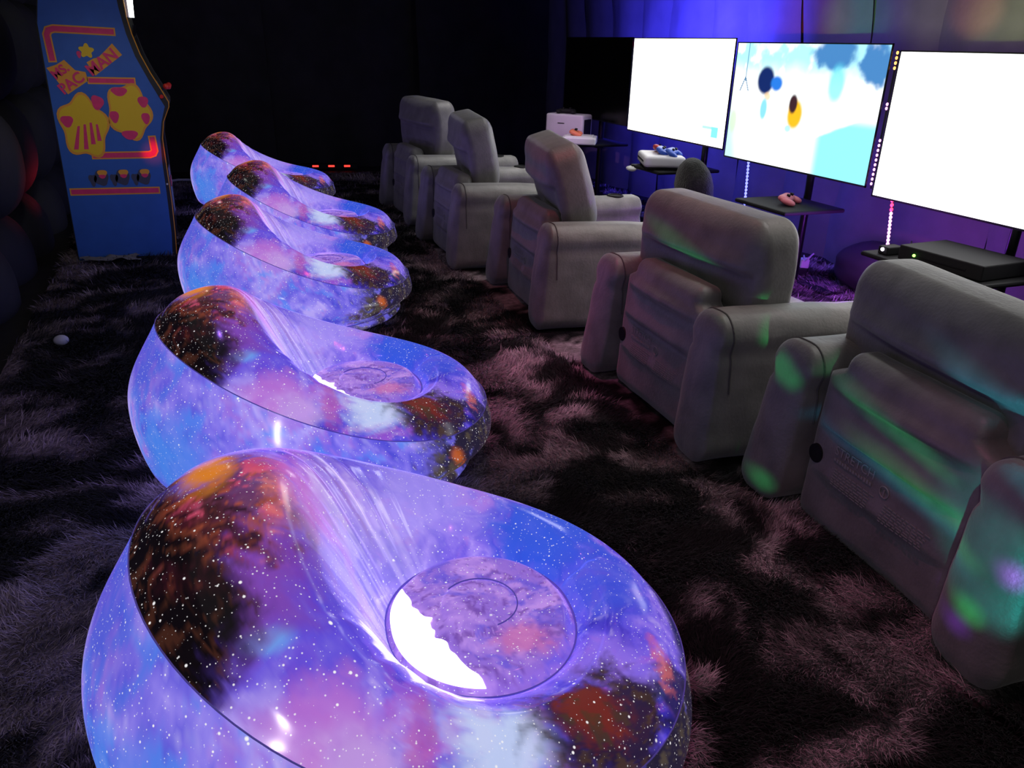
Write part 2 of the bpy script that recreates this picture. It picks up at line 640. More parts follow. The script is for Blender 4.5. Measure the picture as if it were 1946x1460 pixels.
def lounger_profile(ph):
    c, s = math.cos(ph), math.sin(ph)
    A = c * c / LAX ** 2 + s * s / LAY ** 2
    B = 2 * LSX * c / LAX ** 2
    Cc = LSX * LSX / LAX ** 2 - 1
    Ro = (-B + math.sqrt(B * B - 4 * A * Cc)) / (2 * A)
    b = (1 - c) / 2
    w = b ** 3.182
    H = .319 + .329 * w
    rk = Ro - (.168 + .122 * w)
    zm = .215 + .34 * b ** 2.305
    rm = Ro - .014 - .040 * min(1, b * 2.2) - .053 * w
    H = max(H, zm + .03)
    zs = LZS
    rs = seat_r(ph)
    inner = [(rs, zs - .03), (rs + .3 * (rk - rs), zs + (.15 + .30 * w) * (H - zs)), (rs + .65 * (rk - rs), zs + (.66 + .24 * w) * (H - zs)), (rk, H),
             (rk + .6 * (rm - rk), zm + .68 * (H - zm)), (rm, zm)]
    outer = [(rm, zm), (Ro + .001, .58 * zm + .02), (Ro - .02, .12), (Ro - .085, .062)]
    foot = [(Ro - .085, .062), (Ro - .07, .032), (Ro - .16, .002)]
    ci = catmull(inner, 22)
    # gathered folds where the arms meet the back, and one radial crease by the foot end
    r, z = ci[:, 0].copy(), ci[:, 1].copy()
    t = np.linspace(0, 1, len(ci))
    win = np.sin(np.pi * np.clip(t / .62, 0, 1)) ** 1.2
    deg = (math.degrees(ph) + 180) % 360 - 180
    for c0, sg, am in ((138, 22, .012), (-128, 18, .007)):
        z += win * am * .55 * math.exp(-((deg - c0) / sg) ** 2) * (math.sin(math.radians(deg) * 31) + .6 * math.sin(math.radians(deg) * 52 + 1))
    z -= .020 * math.exp(-((deg - 17) / 3.2) ** 2) * np.sin(np.pi * np.clip(t / .72, 0, 1))
    z += .007 * math.exp(-((deg - 8) / 6.) ** 2) * np.sin(np.pi * np.clip(t / .72, 0, 1))
    ci[:, 1] = z
    return ci, catmull(outer, 14), catmull(foot, 6)


def ring_mesh(name, rings, centre=None):
    n = len(rings)
    m_ = rings[0].shape[0]
    V = np.vstack(rings)
    F = []
    for i in range(n):
        j = (i + 1) % n
        for k in range(m_ - 1):
            F.append((i * m_ + k, j * m_ + k, j * m_ + k + 1, i * m_ + k + 1))
    if centre is not None:
        V = np.vstack([V, [centre]])
        for i in range(n):
            F.append((n * m_, ((i + 1) % n) * m_, i * m_) if False else (n * m_, i * m_, ((i + 1) % n) * m_))
    return mesh_from(name, V, F), V


NPH = 360
phs = np.linspace(0, 2 * math.pi, NPH, endpoint=False)
prof = [lounger_profile(p) for p in phs]


def to_ring(c, ph):
    return np.stack([LSX + c[:, 0] * math.cos(ph), c[:, 0] * math.sin(ph), c[:, 1]], 1)


def blend(C, col, w):
    w = np.clip(w, 0, 1)[:, None]
    return C * (1 - w) + np.array(col) * w


def patch(V, n, at, rad, soft=.55, amp=.45):
    d = np.linalg.norm((V - np.array(at)) / np.array(rad), axis=1)
    d = d + amp * (n - .5) * 2
    return 1 - sstep(1 - soft, 1 + soft * .4, d)


def nebula(V):
    w = np.column_stack([fbm(V * 5 + 3, 4, 1), fbm(V * 5 + 40, 4, 2), fbm(V * 5 + 80, 4, 3)]) - .5
    Q = V * 4.5 + w * 3.2
    return fbm(Q, 6, 7, .6), fbm(Q * 1.7 + 20, 6, 9, .6), fbm(V * 26 + w * 16, 5, 13, .6), fbm(V * 9 + w * 5, 5, 17, .6)


def ramp(t, stops):
    return np.stack([np.interp(t, [q[0] for q in stops], [q[1][k] for q in stops]) for k in range(3)], 1)


def paint_top(V):
    n1, n2, fine, mid = nebula(V)
    t = np.clip((n1 - .32) / .36, 0, 1)
    C = ramp(t, [(0, lin(62, 50, 186)), (.35, lin(92, 76, 220)), (.6, lin(128, 104, 232)), (.85, lin(162, 136, 244)), (1, lin(196, 172, 252))])
    C = blend(C, lin(176, 92, 206), sstep(.54, .66, n2) * .6)
    C = blend(C, lin(226, 208, 255), sstep(.58, .76, fine) * .28)
    C = blend(C, lin(70, 52, 180), sstep(.44, .30, fine) * .22)
    ang = np.arctan2(V[:, 1], V[:, 0] - LSX)
    r = np.hypot(V[:, 0] - LSX, V[:, 1])
    streak = fbm(np.column_stack([np.cos(ang) * 15, np.sin(ang) * 15, r * 3 + n1 * 1.5]), 4, 71, .6)
    # indigo on the inner back
    C = blend(C, lin(90, 72, 220), patch(V, mid, (-.19, -.24, .53), (.22, .22, .18)) * .85)
    C = blend(C, lin(150, 84, 190), patch(V, fine, (-.27, -.18, .57), (.08, .14, .06), .6, .6) * .55)
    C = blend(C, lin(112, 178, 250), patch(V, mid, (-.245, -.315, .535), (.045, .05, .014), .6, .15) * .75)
    C = blend(C, lin(196, 120, 214), patch(V, mid, (-.17, -.44, .44), (.13, .10, .09), .6, .7) * .75)
    # far arm: lavender to blue to deep blue at the foot
    C = blend(C, lin(172, 152, 250), patch(V, mid, (.08, .36, .36), (.22, .16, .2), .6, .6) * .75)
    C = blend(C, lin(52, 90, 222), patch(V, mid, (.34, .20, .30), (.14, .16, .2), .5, .6) * .95)
    C = blend(C, lin(62, 84, 218), patch(V, mid, (.42, .0, .30), (.12, .16, .2), .6, .6) * .85)
    C = blend(C, lin(24, 26, 74), patch(V, mid, (.57, -.08, .20), (.08, .34, .07), .5, .4) * .95)
    C = blend(C, lin(140, 110, 232), patch(V, mid, (.34, -.24, .31), (.12, .10, .1), .6, .7) * .85)
    # near arm: bright white-cyan cloud, then a dark brown patch
    C = blend(C, lin(206, 222, 255), patch(V, mid, (.09, -.42, .36), (.12, .08, .09), .6, .8) * .85)
    C = blend(C, lin(216, 196, 252), patch(V, mid, (-.12, -.47, .41), (.09, .06, .09), .7, .8) * .4)
    C = blend(C, lin(190, 90, 170), patch(V, fine, (-.03, -.44, .39), (.03, .08, .10), .6, .7) * .6)
    dk = patch(V, mid, (.31, -.37, .29), (.16, .12, .14), .4, .8)
    C = blend(C, lin(40, 27, 36), dk * .95)
    C = blend(C, lin(118, 44, 36), dk * patch(V, fine, (.27, -.35, .31), (.07, .06, .1), .6, .9) * .9)
    C = blend(C, lin(78, 56, 40), dk * sstep(.50, .62, fine) * .7)
    C = blend(C, lin(28, 24, 34), patch(V, mid, (.48, -.28, .22), (.09, .10, .08), .5, .8) * .85)
    C = blend(C, lin(220, 112, 110), patch(V, fine, (.46, -.22, .25), (.025, .05, .05), .6, 1.0) * .7)
    # dark head of the back with orange and red cloud
    vio = patch(V, mid, (-.27, -.14, .58), (.15, .22, .16), .6, .8)
    C = blend(C, lin(128, 62, 160), vio * .65)
    dk = patch(V, mid, (-.44, -.17, .56), (.17, .31, .18), .34, .6)
    C = blend(C, lin(15, 10, 15), dk)
    C = blend(C, lin(84, 46, 34), dk * sstep(.52, .64, fine) * .55)
    rd = patch(V, mid, (-.30, -.01, .63), (.13, .17, .15), .6, .9)
    C = blend(C, lin(92, 34, 44), rd * .8)
    C = blend(C, lin(176, 82, 52), rd * sstep(.50, .62, fine) * .8)
    C = blend(C, lin(224, 84, 120), rd * sstep(.48, .60, n2) * .8)
    C = blend(C, lin(30, 14, 30), rd * sstep(.48, .36, mid) * .85)
    C = blend(C, lin(228, 134, 36), patch(V, mid, (-.36, .06, .64), (.06, .09, .09), .6, .6) * .9)
    C = blend(C, lin(240, 126, 104), patch(V, fine, (-.24, -.03, .57), (.035, .14, .07), .6, .9) * .8)
    C = blend(C, lin(204, 112, 224), patch(V, mid, (-.20, .08, .54), (.10, .13, .12), .6, .7) * .8)
    # pale swirl drawn into the gathered folds down the far side of the back
    sw = patch(V, mid, (-.13, .20, .46), (.12, .13, .20), .7, .5)
    C = blend(C, lin(176, 140, 240), sw * .7)
    C = blend(C, lin(234, 214, 255), sw * sstep(.46, .66, streak) * .7)
    C = blend(C, lin(124, 66, 150), sw * sstep(.44, .34, streak) * .6)
    dg = np.degrees(ang) % 360
    lowf = sstep(.40, .26, r) * sstep(95, 135, dg) * sstep(245, 205, dg)
    C = blend(C, lin(206, 190, 255), lowf * (.3 + .35 * sstep(.42, .6, streak)))
    return C


def paint_side(V):
    n1, n2, fine, mid = nebula(V + [3, 1, 2])
    t = np.clip((n1 - .32) / .36, 0, 1)
    C = ramp(t, [(0, lin(84, 80, 216)), (.4, lin(122, 110, 234)), (.7, lin(150, 134, 244)), (1, lin(186, 170, 252))])
    C = blend(C, lin(84, 138, 245), sstep(.50, .62, n2) * .75)
    C = blend(C, lin(176, 108, 216), sstep(.56, .66, mid) * .45)
    C = blend(C, lin(216, 208, 255), sstep(.58, .76, fine) * .28)
    C = blend(C, lin(78, 74, 214), patch(V, mid, (-.50, .0, .46), (.14, .34, .14)) * .75)
    C = blend(C, lin(76, 136, 240), patch(V, mid, (-.46, -.34, .22), (.20, .16, .16)) * .8)
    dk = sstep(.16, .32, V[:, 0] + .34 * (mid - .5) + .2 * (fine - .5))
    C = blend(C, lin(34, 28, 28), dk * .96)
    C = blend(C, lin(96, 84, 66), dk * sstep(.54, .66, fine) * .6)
    C = blend(C, lin(196, 96, 40), patch(V, fine, (.35, -.45, .17), (.035, .03, .035), .6, .9) * .9)
    C = blend(C, lin(110, 102, 225), dk * sstep(.54, .64, n2) * .85)
    return C


def galaxy_material(name, glow):
    m = bpy.data.materials.new(name)
    m.use_nodes = True
    nt = m.node_tree
    L = nt.links.new
    b = nt.nodes['Principled BSDF']
    at = nt.nodes.new('ShaderNodeAttribute')
    at.attribute_name = 'Col'
    tc = nt.nodes.new('ShaderNodeTexCoord')
    total = None

    def math_(op, a, c=None, **k):
        nd = nt.nodes.new('ShaderNodeMath')
        nd.operation = op
        for i, v in enumerate((a, c)):
            if v is None:
                continue
            if isinstance(v, (int, float)):
                nd.inputs[i].default_value = v
            else:
                L(v, nd.inputs[i])
        return nd.outputs[0]
    for sc, rad, keep, gain in ((22, .07, .62, 1.0), (48, .125, .30, .95), (92, .19, .15, .85), (150, .26, .15, .7)):
        v = nt.nodes.new('ShaderNodeTexVoronoi')
        v.inputs['Scale'].default_value = sc
        L(tc.outputs['Object'], v.inputs['Vector'])
        sep = nt.nodes.new('ShaderNodeSeparateColor')
        L(v.outputs['Color'], sep.inputs[0])
        sz = math_('MULTIPLY', math_('POWER', sep.outputs[1], 2.5), rad)
        sz = math_('ADD', sz, .05)
        on = math_('GREATER_THAN', sep.outputs[0], keep)
        s = math_('SUBTRACT', 1.0, math_('DIVIDE', v.outputs['Distance'], sz))
        s = math_('MULTIPLY', math_('MINIMUM', math_('MAXIMUM', math_('MULTIPLY', s, 2.2), 0.0), 1.0), on)
        s = math_('MULTIPLY', s, gain)
        total = s if total is None else math_('MAXIMUM', total, s)
    mx = nt.nodes.new('ShaderNodeMix')
    mx.data_type = 'RGBA'
    L(total, mx.inputs['Factor'])
    L(at.outputs['Color'], mx.inputs['A'])
    mx.inputs['B'].default_value = (1.0, .98, 1.0, 1)
    half = nt.nodes.new('ShaderNodeMix')
    half.data_type = 'RGBA'
    half.blend_type = 'MULTIPLY'
    half.inputs['Factor'].default_value = 1
    L(mx.outputs['Result'], half.inputs['A'])
    half.inputs['B'].default_value = (.45, .45, .45, 1)
    L(half.outputs['Result'], b.inputs['Base Color'])
    L(mx.outputs['Result'], b.inputs['Emission Color'])
    b.inputs['Emission Strength'].default_value = glow
    b.inputs['Roughness'].default_value = .14
    b.inputs['Specular IOR Level'].default_value = .5
    return m


M_gal = galaxy_material('galaxy_vinyl', .86)
M_galseam = mat('vinyl_seam', lin(120, 105, 215), .25, emit=lin(110, 96, 205), strength=.2)
M_ledglow = mat('lounger_led_glow', (.9, .88, 1), .4, emit=(1.0, .95, 1.0), strength=1.8)


def build_lounger():
    root = thing('inflatable_lounger', '', 'lounger')
    # upper skin with the seat left open
    top, V = ring_mesh('upper_skin', [to_ring(p[0], a) for p, a in zip(prof, phs)])
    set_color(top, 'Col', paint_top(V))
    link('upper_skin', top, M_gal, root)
    side, V = ring_mesh('lower_skin', [to_ring(p[1], a) for p, a in zip(prof, phs)])
    set_color(side, 'Col', paint_side(V))
    link('lower_skin', side, M_gal, root)
    foot, V = ring_mesh('base_ring', [to_ring(p[2], a) for p, a in zip(prof[::2], phs[::2])])
    set_color(foot, 'Col', paint_side(V + [0, 0, .1]))
    link('base_ring', foot, M_gal, root)
    # round seat
    rr = np.concatenate([np.linspace(.004, .175, 30), [.183, .190, .195, .198]])
    zz = LZS + .012 * (1 - (rr / .2) ** 2) - .002
    zz = zz - .028 * sstep(.172, .198, rr) - .006 * np.exp(-((rr - .085) / .006) ** 2)
    rings = [np.stack([LSX + rr * seat_r(a) / LRS * math.cos(a), rr * seat_r(a) / LRS * math.sin(a), zz], 1) for a in phs[::2]]
    seat, V = ring_mesh('seat', rings, (LSX, 0, LZS + .011))
    n1, n2, fine, mid = nebula(V * 1.4 + [9, 2, 5])
    C = np.tile(np.array(lin(148, 110, 216)), (len(V), 1))
    C = blend(C, lin(196, 150, 238), sstep(.42, .62, n1) * .8)
    C = blend(C, lin(104, 60, 160), sstep(.54, .68, fine) * .7)
    C = blend(C, lin(96, 84, 216), sstep(.52, .66, n2) * .7)
    C = blend(C, lin(206, 112, 168), patch(V, fine, (.22, -.12, .29), (.07, .05, .1), .6, .6) * .7)
    set_color(seat, 'Col', C)
    link('seat', seat, M_gal, root)
    # LED hot spot through the vinyl, added as glowing crescent at seat's back
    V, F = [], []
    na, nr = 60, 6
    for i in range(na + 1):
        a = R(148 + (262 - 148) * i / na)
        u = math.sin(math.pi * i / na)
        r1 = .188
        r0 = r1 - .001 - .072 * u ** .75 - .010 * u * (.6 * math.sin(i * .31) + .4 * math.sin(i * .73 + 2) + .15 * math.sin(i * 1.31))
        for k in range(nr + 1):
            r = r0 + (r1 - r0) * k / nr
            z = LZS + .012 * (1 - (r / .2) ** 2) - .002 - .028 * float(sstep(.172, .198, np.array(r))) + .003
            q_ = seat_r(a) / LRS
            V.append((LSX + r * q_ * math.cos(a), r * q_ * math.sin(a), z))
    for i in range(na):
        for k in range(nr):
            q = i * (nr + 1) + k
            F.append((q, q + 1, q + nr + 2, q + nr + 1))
    lp = link('led_hot_spot', mesh_from('led_hot_spot', V, F), M_ledglow, root)
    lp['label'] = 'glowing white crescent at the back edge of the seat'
    # welded seams
    s1 = [to_ring(p[0], a)[-1] for p, a in zip(prof[::3], phs[::3])]
    MB().tube(s1, .0016, 6, True).build('rim_seam', M_galseam, root, True)
    s2 = [to_ring(p[1], a)[-1] for p, a in zip(prof[::4], phs[::4])]
    MB().tube(s2, .004, 6, True).build('base_seam', M_galseam, root, True)
    s3 = [(LSX + (seat_r(a) + .002) * math.cos(a), (seat_r(a) + .002) * math.sin(a), LZS - .027) for a in phs[::4]]
    MB().tube(s3, .003, 6, True).build('seat_seam', M_galseam, root, True)
    arc = [(LSX + .08 * math.cos(R(d)), .08 * math.sin(R(d)), LZS + .0085) for d in range(-74, 137, 6)]
    MB().tube(arc, .0016, 6).build('seat_weld', M_galseam, root, True)
    return root


LOUNGERS = [((.294, 1.295), -.128, 'glowing blue-violet galaxy print inflatable lounger nearest the viewer, largest of the row'),
            ((.299, 2.569), .004, 'glowing galaxy print inflatable lounger second from the viewer, fully visible behind the nearest'),
            ((.435, 4.257), -.029, 'glowing galaxy print inflatable lounger in the middle of the row of five'),
            ((.644, 5.500), -.110, 'glowing galaxy print inflatable lounger fourth from the viewer, partly hidden by the middle one'),
            ((.518, 7.323), -.070, 'farthest glowing galaxy print inflatable lounger, beside the blue arcade cabinet')]
proto = build_lounger()
for k, ((x, y), a, lab) in enumerate(LOUNGERS):
    o = proto if k == 0 else copy_tree(proto)
    o.location = (x, y, .022)
    o.rotation_euler = (0, 0, a)
    tag(o, lab, 'lounger', 'row of galaxy loungers')


# ------------------------------------------------------------------ grey inflatable armchairs
def text_mesh(body, size, extrude=.0008, align='CENTER', bold=0.0):
    cu = bpy.data.curves.new('txt', 'FONT')
    cu.body = body
    cu.size = size
    cu.extrude = extrude
    cu.offset = bold
    cu.align_x = align
    cu.resolution_u = 3
    o = bpy.data.objects.new('txt', cu)
    COL.objects.link(o)
    bpy.context.view_layer.update()
    me = bpy.data.meshes.new_from_object(o.evaluated_get(bpy.context.evaluated_depsgraph_get()))
    bpy.data.objects.remove(o)
    bpy.data.curves.remove(cu)
    return me


GROOVES = (.45, .325, .17)


def panel_fn(W):
    z = W[:, 2] + .29
    y = W[:, 1]
    # shoulders: the top of the panel is a narrower tab
    k = sstep(.485, .525, z)
    y = y * (1 - .20 * k)
    x = W[:, 0].copy()
    rear = x < 0
    flat = np.clip(1 - (np.abs(W[:, 1]) / .285) ** 4, 0, 1)
    for g, dep in zip(GROOVES, (.030, .028, .016)):
        # a chamber overhangs the weld: sharp under the line, fading above
        d = z - g
        notch = np.exp(-(d / .006) ** 2) * dep * .6
        over = np.where(d > 0, np.exp(-((d - .022) / .030) ** 2), 0) * dep * .6
        x = np.where(rear, x + flat * (notch - over), x)
    x = x + .03 * (z / .58) - .015
    x = x + .008 * (fbm(np.column_stack([W[:, 1] * 6, z * 7, W[:, 0]]), 3, 77) - .5) * 2
    return np.column_stack([x, y, z])


def back_fn(W):
    z = W[:, 2].copy()
    x = W[:, 0].copy()
    y = W[:, 1].copy()
    rear = x < 0
    flat = np.clip(1 - (np.abs(y) / .36) ** 6, 0, 1)
    d = z - .035
    x = np.where(rear, x + flat * (np.exp(-(d / .007) ** 2) * .018 - np.where(d > 0, np.exp(-((d - .03) / .045) ** 2), 0) * .022 + .03 * sstep(.03, -.01, d)), x)
    d = z + .10
    x = np.where(rear, x + flat * np.exp(-(d / .008) ** 2) * .012, x)
    y = y * (1 - .07 * sstep(-.05, -.18, z))
    q = np.column_stack([y * 4, z * 4, x * 4])
    x = x + .016 * (fbm(q, 3, 5) - .5)
    y = y + .02 * (fbm(q + 9, 3, 6) - .5)
    z = z + .02 * (fbm(np.column_stack([y * 3, x * 3, x * 0]), 2, 8) - .5)
    return np.column_stack([x, y, z])


def arm_fn(side):
    def fn(W):
        z = W[:, 2] + .275
        x = W[:, 0].copy()
        y = W[:, 1].copy()
        f = np.clip(1 - z / .57, 0, 1)
        # wider and set further out at the floor, narrower at the top
        y = y * (1 + .30 * f) + side * .03 * f
        x = x - .06 * f * sstep(0.1, -.4, W[:, 0])
        # tube on top bulges over a crease along the side
        d = z - .43
        y = y + np.sign(W[:, 1]) * (.010 * sstep(-.02, .05, d) - .012 * np.exp(-(d / .02) ** 2)) * (np.abs(W[:, 1]) > .03)
        z = z + .008 * (fbm(np.column_stack([x * 5, y * 5, z * 3]), 3, 9) - .5) * 2 - .02 * sstep(-.3, .2, W[:, 0]) * (z / .57)
        y = y + .018 * (fbm(np.column_stack([x * 9, z * 9, y * 2 + side]), 3, 19) - .5)
        x = x + .014 * (fbm(np.column_stack([y * 12, z * 8, x * 2 + side]), 3, 29) - .5) * (W[:, 0] < -.3)
        return np.column_stack([x, y, z])
    return fn


def build_chair():
    root = thing('inflatable_armchair', '', 'armchair')
    V, F = puff((.06, .318, .29), (.04, .05, .055), 5, 40, (.008, 0, 0), panel_fn)
    V[:, 0] += .10
    pme = mesh_from('back_panel', V, F)
    panel = link('back_panel', pme, M_flock, root)
    bvh = BVHTree.FromPolygons([tuple(v) for v in V], [tuple(f) for f in F])

    def rear(y, z, off=.002):
        h = bvh.ray_cast(Vector((-.5, y, z)), Vector((1, 0, 0)))
        return Vector(((h[0].x if h[0] is not None else .05) - off, y, z))
    V, F = puff((.105, .385, .235), (.055, .085, .095), 6, 22, (.022, .01, 0.012), back_fn)
    link('backrest', mesh_from('backrest', V, F), M_flock, root, (.305, 0, .645))
    for s in (1, -1):
        V, F = puff((.46, .088, .275), (.030, .070, .080), 5, 16, (.012, .010, 0), arm_fn(s))
        V[:, 0] += .46
        V[:, 1] += s * .410
        arm = link('arm', mesh_from('arm', V, F), M_flock, root)
        # piping round the rear end of the arm
        b2 = BVHTree.FromPolygons([tuple(v) for v in V], [tuple(f) for f in F])
        pts = []
        for i in range(40):
            a = R(-52 + 284 * i / 39)
            zc = .43
            dirv = Vector((0, math.cos(a), math.sin(a)))
            c0 = Vector((.045, s * .415, zc))
            h = b2.ray_cast(c0 + dirv * .6, -dirv)
            if h[0] is not None and h[0].z > .05:
                pts.append(h[0] + dirv * .001)
        if len(pts) > 5:
            MB().tube(pts, .0035, 6).build('piping', M_flockdark, arm, True)
        h = b2.ray_cast(Vector((.76, s * .410, 1)), Vector((0, 0, -1)))
        zt = h[0].z
        ring = MB().tube([(.76 + .045 * math.cos(a), s * .410 + .045 * math.sin(a), zt) for a in [2 * math.pi * q / 24 for q in range(24)]], .008, 8, True)
        ring.cyl((.76, s * .410, zt - .012), (.76, s * .410, zt + .002), .042, None, 24)
        ring.build('cup_holder', M_black, arm, True)
    V, F = puff((.37, .32, .18), (.12, .08, .09), 5, 8, (.02, 0, .03))
    V += [.53, 0, .19]
    link('seat', mesh_from('seat', V, F), M_flock, root)
    # drain valve at the lower left of the back
    c = rear(.262, .235, 0)
    v = MB().cyl(c + Vector((.012, 0, 0)), c + Vector((-.006, 0, 0)), .032, .030, 24)
    vo = v.build('air_valve', M_black, root, True)
    vo['label'] = 'round black air valve cap'
    # faded lettering printed on the rear panel
    Mt = Matrix(((0, 0, -1), (-1, 0, 0), (0, 1, 0))).to_4x4()

    def stick(me, y, z):
        for vv in me.vertices:
            p = Mt @ vv.co
            q = rear(p.y + y, p.z + z, .0025)
            vv.co = Vector((q.x + min(0, p.x) * .2, q.y, q.z))
        return me
    link('lettering', stick(text_mesh('STRETCH', .040), .10, .275), M_print, root)
    marks = MB()
    g_ = random.Random(4)
    for row in range(7):
        for half, y0 in ((0, .165), (1, -.045)):
            y = y0
            while y > y0 - .15:
                w = g_.uniform(.008, .022)
                q = rear(y - w / 2,   .232 - .0080 * row, .003)
                marks.box(q, (.0006, w / 2, .0014))
                y -= w + .005
    for i in range(14):
        q = rear(.175 - .0115 * i, .258, .003)
        marks.box(q, (.0006, .0042, g_.uniform(.003, .007)))
    pr = marks.build('small_print', M_print, root)
    pr['kind'] = 'stuff'
    c = rear(-.03, .262, .003)
    em = MB().tube([c + Vector((0, .017 * math.cos(2 * math.pi * i / 24), .017 * math.sin(2 * math.pi * i / 24))) for i in range(24)], .0018, 5, True)
    em.box(c + Vector((0, 0, -.004)), (.0012, .0018, .011))
    em.build('round_emblem', M_print, root, True)
    return root


# place, heading, then the backrest: yaw, recline, height, shift back, shift sideways
CHAIRS = [((1.645, 1.43), -4, -5, 0, -.070, -.035, .055, 'grey flocked inflatable armchair nearest the viewer, with coloured light streaks on its back'),
          ((1.60, 2.60), -2, 6, 0, -.04, -.02, .02, 'grey flocked inflatable armchair second from the viewer, one green streak on its headrest'),
          ((1.63, 4.10), -4, -8, -17, .045, -.04, .06, 'grey inflatable armchair third from the viewer, its backrest reclining far back'),
          ((1.53, 5.38), -1, -8, -11, .060, -.01, .10, 'grey inflatable armchair fourth from the viewer, with a red-lit slanting backrest top'),
          ((1.57, 6.80), 1, 8, -2, .075, -.01, .03, 'grey inflatable armchair farthest away in the row, by the dark back wall')]
proto = build_chair()
for k, ((x, y), a, bz, bp, dz, dx, dy, lab) in enumerate(CHAIRS):
    o = proto if k == 0 else copy_tree(proto)
    o.location = (x, y, .02)
    o.rotation_euler = (0, 0, R(a))
    tag(o, lab, 'armchair', 'row of grey armchairs')
    for ch in o.children:
        if ch.name.startswith('backrest'):
            ch.rotation_euler = (0, R(bp), R(bz))
            ch.location = (.29 + dx, dy, .645 + dz)


# ------------------------------------------------------------------ arcade cabinet
def build_arcade():
    Mblue = mat('cabinet_blue', lin(52, 104, 190), .45, mottle=.06, mscale=12)
    Mblk = mat('cabinet_black', (.02, .02, .02), .45)
    Myel = mat('trim_yellow', lin(222, 150, 30), .4)
    Mpink = mat('art_pink', lin(238, 60, 120), .5, mottle=.08, mscale=30)
    Mora = mat('art_orange', lin(246, 170, 60), .5)
    Mgold = mat('art_yellow', lin(246, 205, 40), .5)
    Mgrey = mat('panel_grey', (.10, .10, .10), .5)
    Mred = mat('button_red', (.75, .03, .02), .3)
    Mglass = mat('screen_glass', (.02, .02, .022), .08)
    Mlit = mat('lit_tube', (1, 1, 1), .3, emit=(.95, 1.0, .93), strength=9)
    Mgun = mat('art_dark', lin(70, 74, 96), .5)
    Y0, Y1 = 5.78, 6.34
    t = thing('arcade_cabinet', 'blue upright arcade cabinet with pink and yellow side art by the left wall', 'arcade machine', (-.5, 6.06, 0))
    t0 = Vector((-.5, 6.06, 0))
    out = [(-.82, .02), (-.80, 1.45), (-.74, 1.76), (-.40, 1.78), (-.318, 1.66), (-.312, 1.501), (-.297, 1.408), (-.266, 1.291), (-.223, 1.184),
           (-.176, 1.09), (-.140, 1.012), (-.142, .985), (-.187, .892), (-.207, .788), (-.206, .599), (-.205, .379), (-.212, .165), (-.222, .02)]
    blue = [(-.815, .025), (-.795, 1.45), (-.735, 1.755), (-.43, 1.77), (-.352, 1.64), (-.346, 1.55), (-.326, 1.407), (-.294, 1.28), (-.231, 1.129),
            (-.164, .985), (-.196, .892), (-.218, .788), (-.226, .647), (-.226, .478), (-.232, .165), (-.245, .025)]

    def plate(poly, y, dy, name, m, parent=t):
        return MB().prism([Vector((p[0], y, p[1])) - t0 for p in poly], (0, dy, 0)).build(name, m, parent)
    side = plate(out, Y0, .02, 'side_panel', Mblk)
    plate(out, Y1 - .02, .02, 'side_panel', Mblk)
    plate(blue, Y0 - .0015, .0015, 'side_art', Mblue, side)
    # yellow edge trims on both sides
    front = out[3:]
    from_ = lambda pts, y: [Vector((p[0], y, p[1])) - t0 for p in pts]
    for y, mm in ((Y0 + .01, Myel), (Y1 - .01, Mblk)):
        MB().tube(from_(front, y), .0055, 8).build('edge_trim', mm, t, True)
    # front: marquee, screen bezel, glass, control panel, lower door, back, top
    ym = (Y0 + Y1) / 2
    w = (Y1 - Y0) / 2 - .021

    def strip(pts, name, m, inset, th=.012):
        poly = [(p[0] - inset, p[1]) for p in pts] + [(p[0] - inset - th, p[1]) for p in pts[::-1]]
        return MB().prism([Vector((p[0], Y0 + .021, p[1])) - t0 for p in poly], (0, 2 * w, 0)).build(name, m, t)
    strip([(-.40, 1.77), (-.318, 1.66), (-.312, 1.52)], 'marquee', Mgrey, .012)
    tube = MB().cyl(Vector((-.285, Y0 + .06, 1.50)) - t0, Vector((-.275, Y0 + .06, 1.68)) - t0, .016, None, 12)
    tube.build('lamp_tube', Mlit, t, True)
    MB().box(Vector((-.31, Y0 + .06, 1.60)) - t0, (.015, .03, .10), bev=.006).build('lamp_holder', M_white, t)
    strip([(-.312, 1.50), (-.297, 1.408), (-.266, 1.291), (-.223, 1.184)], 'screen_bezel', Mblk, .03)
    MB().box(Vector((-.312, ym, 1.33)) - t0, (.004, w * .8, .13), (0, R(12), 0)).build('screen_glass', Mglass, t)
    cp = MB().box(Vector((-.185, ym, 1.045)) - t0, (.075, w, .014), (0, R(62), 0), .005).build('control_panel', Mgrey, t)
    for (yy, px, pz) in ((5.87, -.175, 1.085), (6.06, -.165, 1.075), (6.24, -.165, 1.075)):
        j = MB().cyl(Vector((px - .03, yy, pz - .015)) - t0, Vector((px + .025, yy, pz + .012)) - t0, .006)
        js = j.build('joystick', M_blackmetal, t, True)
        bb = MB().ball(Vector((px + .032, yy, pz + .016)) - t0, .018).build('ball_grip', Mred, js, True)
        bb['label'] = 'shiny red ball grip'
    MB().cyl(Vector((-.175, Y0 - .002, 1.045)) - t0, Vector((-.175, Y0 - .016, 1.045)) - t0, .013, .010, 16).build('side_button', Mred, t, True)
    strip([(-.142, .985), (-.187, .892), (-.207, .788)], 'lower_lip', Mgrey, .008)
    strip([(-.207, .788), (-.206, .599), (-.205, .379), (-.212, .165), (-.222, .02)], 'front_panel', Mgrey, .015)
    dr = MB().box(Vector((-.212, ym, .42)) - t0, (.012, .13, .16), bev=.004).build('coin_door', Mblk, t)
    for yy in (ym - .05, ym + .05):
        MB().box(Vector((-.198, yy, .48)) - t0, (.004, .018, .03), bev=.002).build('coin_slot', Mred, dr)
    MB().cyl(Vector((-.215, Y0 - .001, .50)) - t0, Vector((-.215, Y0 - .006, .50)) - t0, .006).build('lock', M_white, t, True)
